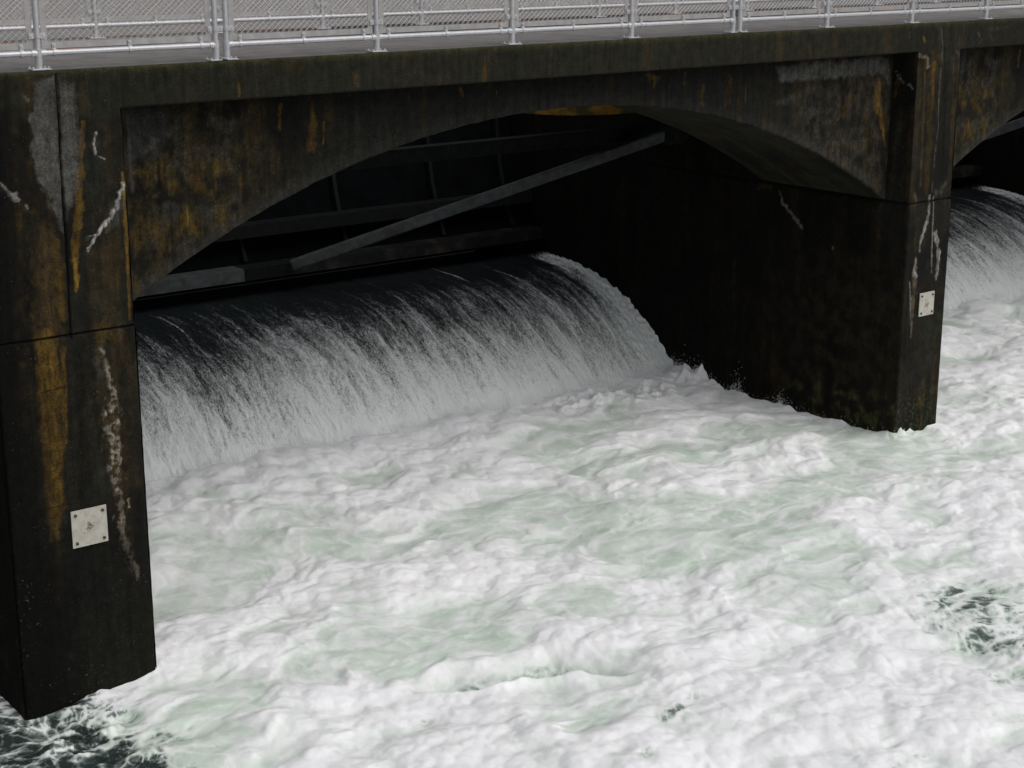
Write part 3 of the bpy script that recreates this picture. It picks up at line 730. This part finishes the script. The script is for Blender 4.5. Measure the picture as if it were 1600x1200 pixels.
# ------------------------------------------------------------------ churning foam below
def river():
    xs = [-3.0]
    while xs[-1] < 46:
        x = xs[-1]; xs.append(x + (.05 if x < 4 else .0165 if x < 17 else .0165+.0016*(x-17)))
    xs = np.array(xs); ys = [1.0]
    while ys[-1] < 22.2:
        ys.append(ys[-1] + (.07 if ys[-1] < 8 else .023))
    ys = np.array(ys)
    X, Y = np.meshgrid(xs, ys); X = X.astype(np.float32); Y = Y.astype(np.float32)
    # domain warp: large swirls, then curls
    ax = .45*fbm(X*.55, Y*.55, 3, 1); ay = .45*fbm(X*.55, Y*.55, 3, 5)
    x1 = X+ax; y1 = Y+ay
    bx = .12*fbm(x1*1.5, y1*1.7, 3, 9); by = .12*fbm(x1*1.7, y1*1.7, 3, 13)
    x2 = x1+bx; y2 = y1+by
    big = fbm(x1*.38, y1*.50, 3, 20); med = fbm(x2*.9, y2*1.1, 4, 24)
    def surf(px, py):
        P = onZ(px, py, ZW)
        for _ in range(3): P = onZ(px, py, ZW - .02 - .30*float(ss(18.5, 8.5, np.float64(P[0])))*float(ss(21, 17.5, np.float64(P[1]))))
        return P
    def spot(px, py, rx, ry):
        P = surf(px, py); return np.exp(-(((X-P[0])/rx)**2+((Y-P[1])/ry)**2))
    boil = .75*big + .45*med
    for px, py, rx, ry, a in ((520,860,1.1,.8,.55),(830,760,1.2,.8,.5),(960,800,1.0,.7,.5),(1130,840,1.0,.8,.55),(1300,690,1.3,.7,.4),(1430,790,1.1,.5,.4),(700,980,1.0,.7,.45),(1180,660,1.0,.5,.3),
                              (300,930,.7,.6,.35),(1550,630,1.2,.7,.35),(280,1150,.8,.5,.5),(1200,760,1.0,.6,.3),
                              (450,700,1.5,.6,-.5),(700,690,1.5,.6,-.5),(1300,1080,1.6,1.0,-.45),(900,980,.8,.5,-.3),(1100,1000,1.2,.6,-.3),(600,1120,1.0,.5,-.35),(1480,1100,1.2,.7,-.3),(330,820,.8,.6,-.4)):
        boil = boil + a*spot(px, py, rx, ry)
    B = ss(-.12, .42, boil)
    # billowing foam: rounded tops, creases between
    bxs = .05*fbm(X*4, Y*4, 3, 17); bys = .05*fbm(X*4, Y*4, 3, 18)
    xa = X+.22*ax; ya = Y+.22*ay; xb = xa+.5*bx; yb_ = ya+.5*by
    l1 = domes(xa*.80, ya*.78, 31); l2 = domes(xb*1.75, yb_*1.60, 32); l3 = domes(xb*3.8+.25*l2, yb_*3.4, 33)
    l4 = domes(xb*8+bxs*4, yb_*7+bys*4, 34); l5 = domes(X*16+bxs*14, Y*15+bys*14, 35)
    foot = np.exp(-((Y-20.9)/1.1)**2)                             # the roller at the foot of the fall
    rough = (1-.62*B)*(1+.15*foot)
    h = .10*fbm(X*.33, Y*.42, 3, 40) + .05*fbm(X*.4, Y*.5, 3, 41)
    h = h + rough*(.060*l1 + .056*l2 + .036*l3*(.4+.6*l2) + .018*l4*(.4+.6*l3) + .007*l5) + B*.05*boil + .05*foot
    # long low wave trains running away from the fall
    ph = (Y*.9 - X*.35 + .6*ax)*3.1 + 2.2*fbm(X*.4, Y*.4, 3, 44)
    h = h + .005*np.sin(ph)*(.5+.5*B)
    # ridged threads of foam across the smooth boils
    r1 = 1-np.abs(perlin(x1*1.3, y1*1.6, 51)); r2 = 1-np.abs(perlin(x1*3.2+.3*r1, y1*3.8, 52)); r3 = 1-np.abs(perlin(x1*7.5, y1*8.5, 53))
    thread = ss(.62, 1.0, r1)*.50 + ss(.66, 1.0, r2)*.40 + ss(.7, 1, r3)*.25
    veil = fbm(xb*2.3, yb_*2.7, 5, 54, .62); fleck = fbm(X*9, Y*12, 4, 55, .6)
    thread = np.clip(thread + .50*veil + .22*fleck, 0, 1)
    foam = 1.0 - B*(1.12 - .80*thread) - (1-B)*(.30*ss(.75, .15, l2) + .18*ss(.7, .1, l3))  # crease darkness between the lumps painted in as greener, darker foam
    h = h + B*.004*thread
    # hollows where dark water shows
    deep = np.zeros_like(h)
    for px, py, rx, ry, a in ((1530,935,.95,.85,.98),(1590,985,.9,.75,1.0),(1480,925,.45,.4,.6),(1590,1050,.5,.4,.75),(1470,975,.4,.3,.55),(1340,870,.5,.2,.35),(1560,1150,.6,.3,.4),(1430,1185,.5,.3,.6),(1280,1110,.5,.25,.3),(1050,1110,.45,.40,.62),(1090,1090,.35,.25,.5),(665,1110,.14,.12,.6),(900,1130,.3,.2,.5),
                              (968,1175,.2,.16,.6),(1010,1185,.25,.18,.6),(1450,1180,.35,.2,.6),(265,1140,.55,.22,.95),(190,1110,.30,.18,.8),(350,1150,.4,.2,.5),(100,1125,.5,.45,1.2),(60,1160,.6,.5,1.3),(20,1150,.8,.8,1.5),(180,1120,.4,.2,.8),(260,1135,.5,.2,.9),(90,1090,.3,.3,.9),(1395,1155,.12,.1,.7),(1470,910,.12,.1,.7),(170,1180,.5,.3,.6)):
        e = spot(px, py, rx, ry)*a; deep = np.maximum(deep, e)
    gap = ss(.25, .6, fbm(x2*1.3, y2*1.5, 3, 60))*ss(18.5, 14, Y)*.55
    deep = np.maximum(deep, gap*.30)
    deep = np.maximum(deep, 1.3*ss(6.6, 5.5, X-.5*ss(15.7, 16.2, Y)+.35*med+.2*fbm(X*2.2, Y*2.2, 3, 62)))
    L0 = surf(690, 1066); L1 = surf(945, 1038); u = np.array([L1[0]-L0[0], L1[1]-L0[1]]); ul = np.hypot(*u); u /= ul
    al = ((X-L0[0])*u[0] + (Y-L0[1])*u[1])/ul; ac = -(X-L0[0])*u[1] + (Y-L0[1])*u[0] + .10*np.sin(al*7)+.10*med
    hol = ss(-.12, .03, ac)*ss(.75, 0, ac)*ss(-.25, .25, al)*ss(1.25, .8, al)
    h = h - .30*hol + .07*np.exp(-((ac+.10)/.10)**2)*ss(-.25, .25, al)*ss(1.25, .8, al)
    foam = foam - .9*hol*(1-.5*thread)
    cells = np.abs(perlin(xb*1.5, yb_*2.3, 64)); cells2 = np.abs(perlin(xb*3.8, yb_*5.6, 68))
    lace = .9*(cells-.28) + .7*(cells2-.25) + .42*fbm(xb*2.6, yb_*4.0, 5, 65, .65) + .30*fbm(X*10, Y*15, 4, 69, .6) - .55*ss(.80, 1, r2) - .35*ss(.8, 1, r3)
    raw = np.minimum(deep, 1.0)
    deep = ss(-.05, 1.15, raw*1.15 - .36 + lace)*ss(.05, .5, raw)*.66 + .12*ss(.2, .9, raw)
    deep = np.maximum(deep, ss(.10, .8, hol)*np.clip(.58 + .6*lace, .1, .85))
    side = ss(7.35, 6.2, X+.30*med+.12*fbm(X*3, Y*3, 3, 63)); deep = np.maximum(deep, ss(.1, .9, side+.5*lace)*np.clip(.85+.75*lace, .25, 1)*ss(0, .3, side))
    h = h - .05*ss(.2, .9, raw) - .012*deep
    foam = foam - .85*ss(.15, .9, raw)*np.clip(.7+.8*lace, .1, 1) - .35*deep - (1-B)*.38*ss(.0, .6, .7*veil+.5*fleck)
    # splashes thrown up along the right pier and at the left pier corner
    for px, py, rx, ry, a in ((1075,580,.35,.6,.16),(1110,575,.3,.45,.15),(1185,590,.2,.30,.24),(1250,612,.2,.25,.18),(1430,655,.25,.22,.22),(1010,600,.6,.5,.14),(900,615,.8,.5,.1),(110,1095,.25,.2,.2),(170,1075,.2,.2,.14),(1350,640,.5,.4,.06)):
        P = onZ(px, py, ZW+.1)
        s = np.exp(-(((X-min(P[0], 20.6))/rx)**2+((Y-P[1])/ry)**2))
        jag = .35 + 1.0*np.maximum(fbm(X*4, Y*4, 4, 70), -.3)
        h = h + a*s*jag
    Z = ZW - .18 + h - .30*ss(18.5, 8.5, X)*ss(21, 17.5, Y)
    G = Grid(); G.sheet(np.stack([X, Y, Z], -1), foam=foam, deep=deep, warp=np.stack([xb, yb_, .3*h], -1))
    return G.build('river', M_FOAM), (xs, ys, Z)
rv, (RX, RYs, RZ) = river()
tag(rv, 'white foaming river churning below the weir', 'river', None, 'structure')

# spray: clouds of small drops thrown up at the foot of the falls and along the piers
rs = np.random.RandomState(5)
def water_z(x, y):
    i = np.clip(np.searchsorted(RX, x), 0, len(RX)-1); j = np.clip(np.searchsorted(RYs, y), 0, len(RYs)-1); return RZ[j, i]
pts = []
def burst(cx, cy, sx, sy, sz, n, rmax=.007, clump=0):
    x = cx + rs.randn(n)*sx; y = cy + rs.randn(n)*sy
    hgt = sz*rs.exponential(1, n)
    pts.append(np.stack([x, y, water_z(x, y) - .01 + hgt, .0018 + (rmax-.0018)*rs.rand(n)**3], 1))
def foot_line(x0, x1, n):
    x = x0 + (x1-x0)*rs.rand(n); f = np.clip(.55 + 1.0*fbm(x*1.3, x*0+2, 4, 91) + .7*fbm(x*5, x*0+7, 3, 92), .05, 2.2)
    y = 20.95 + .16*rs.randn(n); hgt = .10*f*rs.exponential(1, n)
    pts.append(np.stack([x, y, water_z(x, np.minimum(y, 22)) + hgt - .02, .0018 + .0045*rs.rand(n)**3], 1))
foot_line(7.6, 20.36, 60000); foot_line(21.5, 33.5, 20000)
for (px, py, sx, sy, sz, n) in ((1062,572,.12,.25,.06,1500),(1110,578,.12,.30,.05,1400),(1185,592,.05,.07,.08,700),(1190,590,.15,.25,.04,900),(1250,612,.04,.05,.07,500),(1255,612,.12,.2,.06,700),(1330,640,.12,.4,.035,700),(1395,664,.2,.1,.03,400),
                                (1015,530,.10,.35,.08,1200)):
    P = onZ(px, py, ZW+.10); burst(min(P[0], 20.30) if px < 1390 else P[0], P[1], sx, sy, sz, n)
D = np.concatenate(pts)
inside = lambda x, y: ((y > FY-.02) & (((x > LP[0]-.02) & (x < LP[1]+.02)) | ((x > RP[0]-.05) & (x < RP[1]+.03))))
D = D[~inside(D[:,0], D[:,1])]
octa = np.array([(1,0,0),(-1,0,0),(0,1,0),(0,-1,0),(0,0,1.3),(0,0,-1.3)], np.float32); tri = np.array([(0,2,4),(2,1,4),(1,3,4),(3,0,4),(2,0,5),(1,2,5),(3,1,5),(0,3,5)])
V = (D[:,None,:3] + octa[None]*D[:,None,3:4]).reshape(-1, 3); T = (tri[None] + 6*np.arange(len(D))[:,None,None]).reshape(-1, 3)
me = bpy.data.meshes.new('spray'); me.vertices.add(len(V)); me.vertices.foreach_set('co', V.astype(np.float32).ravel())
me.loops.add(T.size); me.loops.foreach_set('vertex_index', T.astype(np.int32).ravel()); me.polygons.add(len(T))
me.polygons.foreach_set('loop_start', np.arange(0, T.size, 3, dtype=np.int32)); me.polygons.foreach_set('loop_total', np.full(len(T), 3, np.int32)); me.update(calc_edges=True)
tag(link('spray', me, M_DROP), 'fine spray flung up at the foot of the falls and beside the piers', 'spray', None, 'stuff')

# ------------------------------------------------------------------ reservoir and far bank behind the bridge
G = Grid(); X, Y = np.meshgrid(np.linspace(-300, 400, 60), np.linspace(25.9, 320, 60)); G.sheet(np.stack([X, Y, X*0-3.0], -1)); tag(G.build('reservoir', M_RES), 'grey brown reservoir water behind the bridge', 'water', None, 'structure')
G = Grid(); X, Y = np.meshgrid(np.linspace(-400, 600, 160), np.linspace(300, 420, 30))
G.sheet(np.stack([X, Y, -4 + (Y-300)*.22 + 5*fbm(X*.02, Y*.03, 4, 90)], -1)); tag(G.build('hill', M_BANK), 'low dark bank across the reservoir', 'hill', None, 'structure')

# ------------------------------------------------------------------ light: flat overcast
w = bpy.data.worlds.new('World'); bpy.context.scene.world = w; w.use_nodes = True
nt = w.node_tree; bg = nt.nodes['Background']
sky = nt.nodes.new('ShaderNodeTexSky'); sky.sky_type = 'NISHITA'; sky.sun_disc = False
SUN_EL, SUN_AZ = RAD(50), RAD(165)
sky.sun_elevation = SUN_EL; sky.sun_rotation = SUN_AZ; sky.dust_density = 4; sky.air_density = 1.0; sky.ozone_density = 1
hs = nt.nodes.new('ShaderNodeHueSaturation'); hs.inputs['Saturation'].default_value = .22
nt.links.new(sky.outputs[0], hs.inputs['Color']); nt.links.new(hs.outputs[0], bg.inputs['Color']); bg.inputs['Strength'].default_value = .14
sd = bpy.data.lights.new('sun', 'SUN'); sd.energy = 1.0; sd.angle = RAD(70); sd.color = (1, .97, .94)
so = bpy.data.objects.new('sun', sd); C.objects.link(so)
d = Vector((math.sin(SUN_AZ)*math.cos(SUN_EL), math.cos(SUN_AZ)*math.cos(SUN_EL), math.sin(SUN_EL)))
so.rotation_euler = (-d).to_track_quat('-Z', 'Y').to_euler()

# ------------------------------------------------------------------ camera and view
cd = bpy.data.cameras.new('camera'); cam = bpy.data.objects.new('camera', cd); C.objects.link(cam)
cd.sensor_width = 36; cd.lens = FPX/1600*36; cd.clip_end = 2000; cam.rotation_euler = (math.pi/2-PITCH, 0, -HEAD)
sc = bpy.context.scene; sc.camera = cam
sc.view_settings.view_transform = 'Standard'; sc.view_settings.look = 'None'; sc.view_settings.gamma = 1; sc.view_settings.exposure = -0.24
sc.cycles.max_bounces = 8; sc.cycles.diffuse_bounces = 5; sc.cycles.use_denoising = True
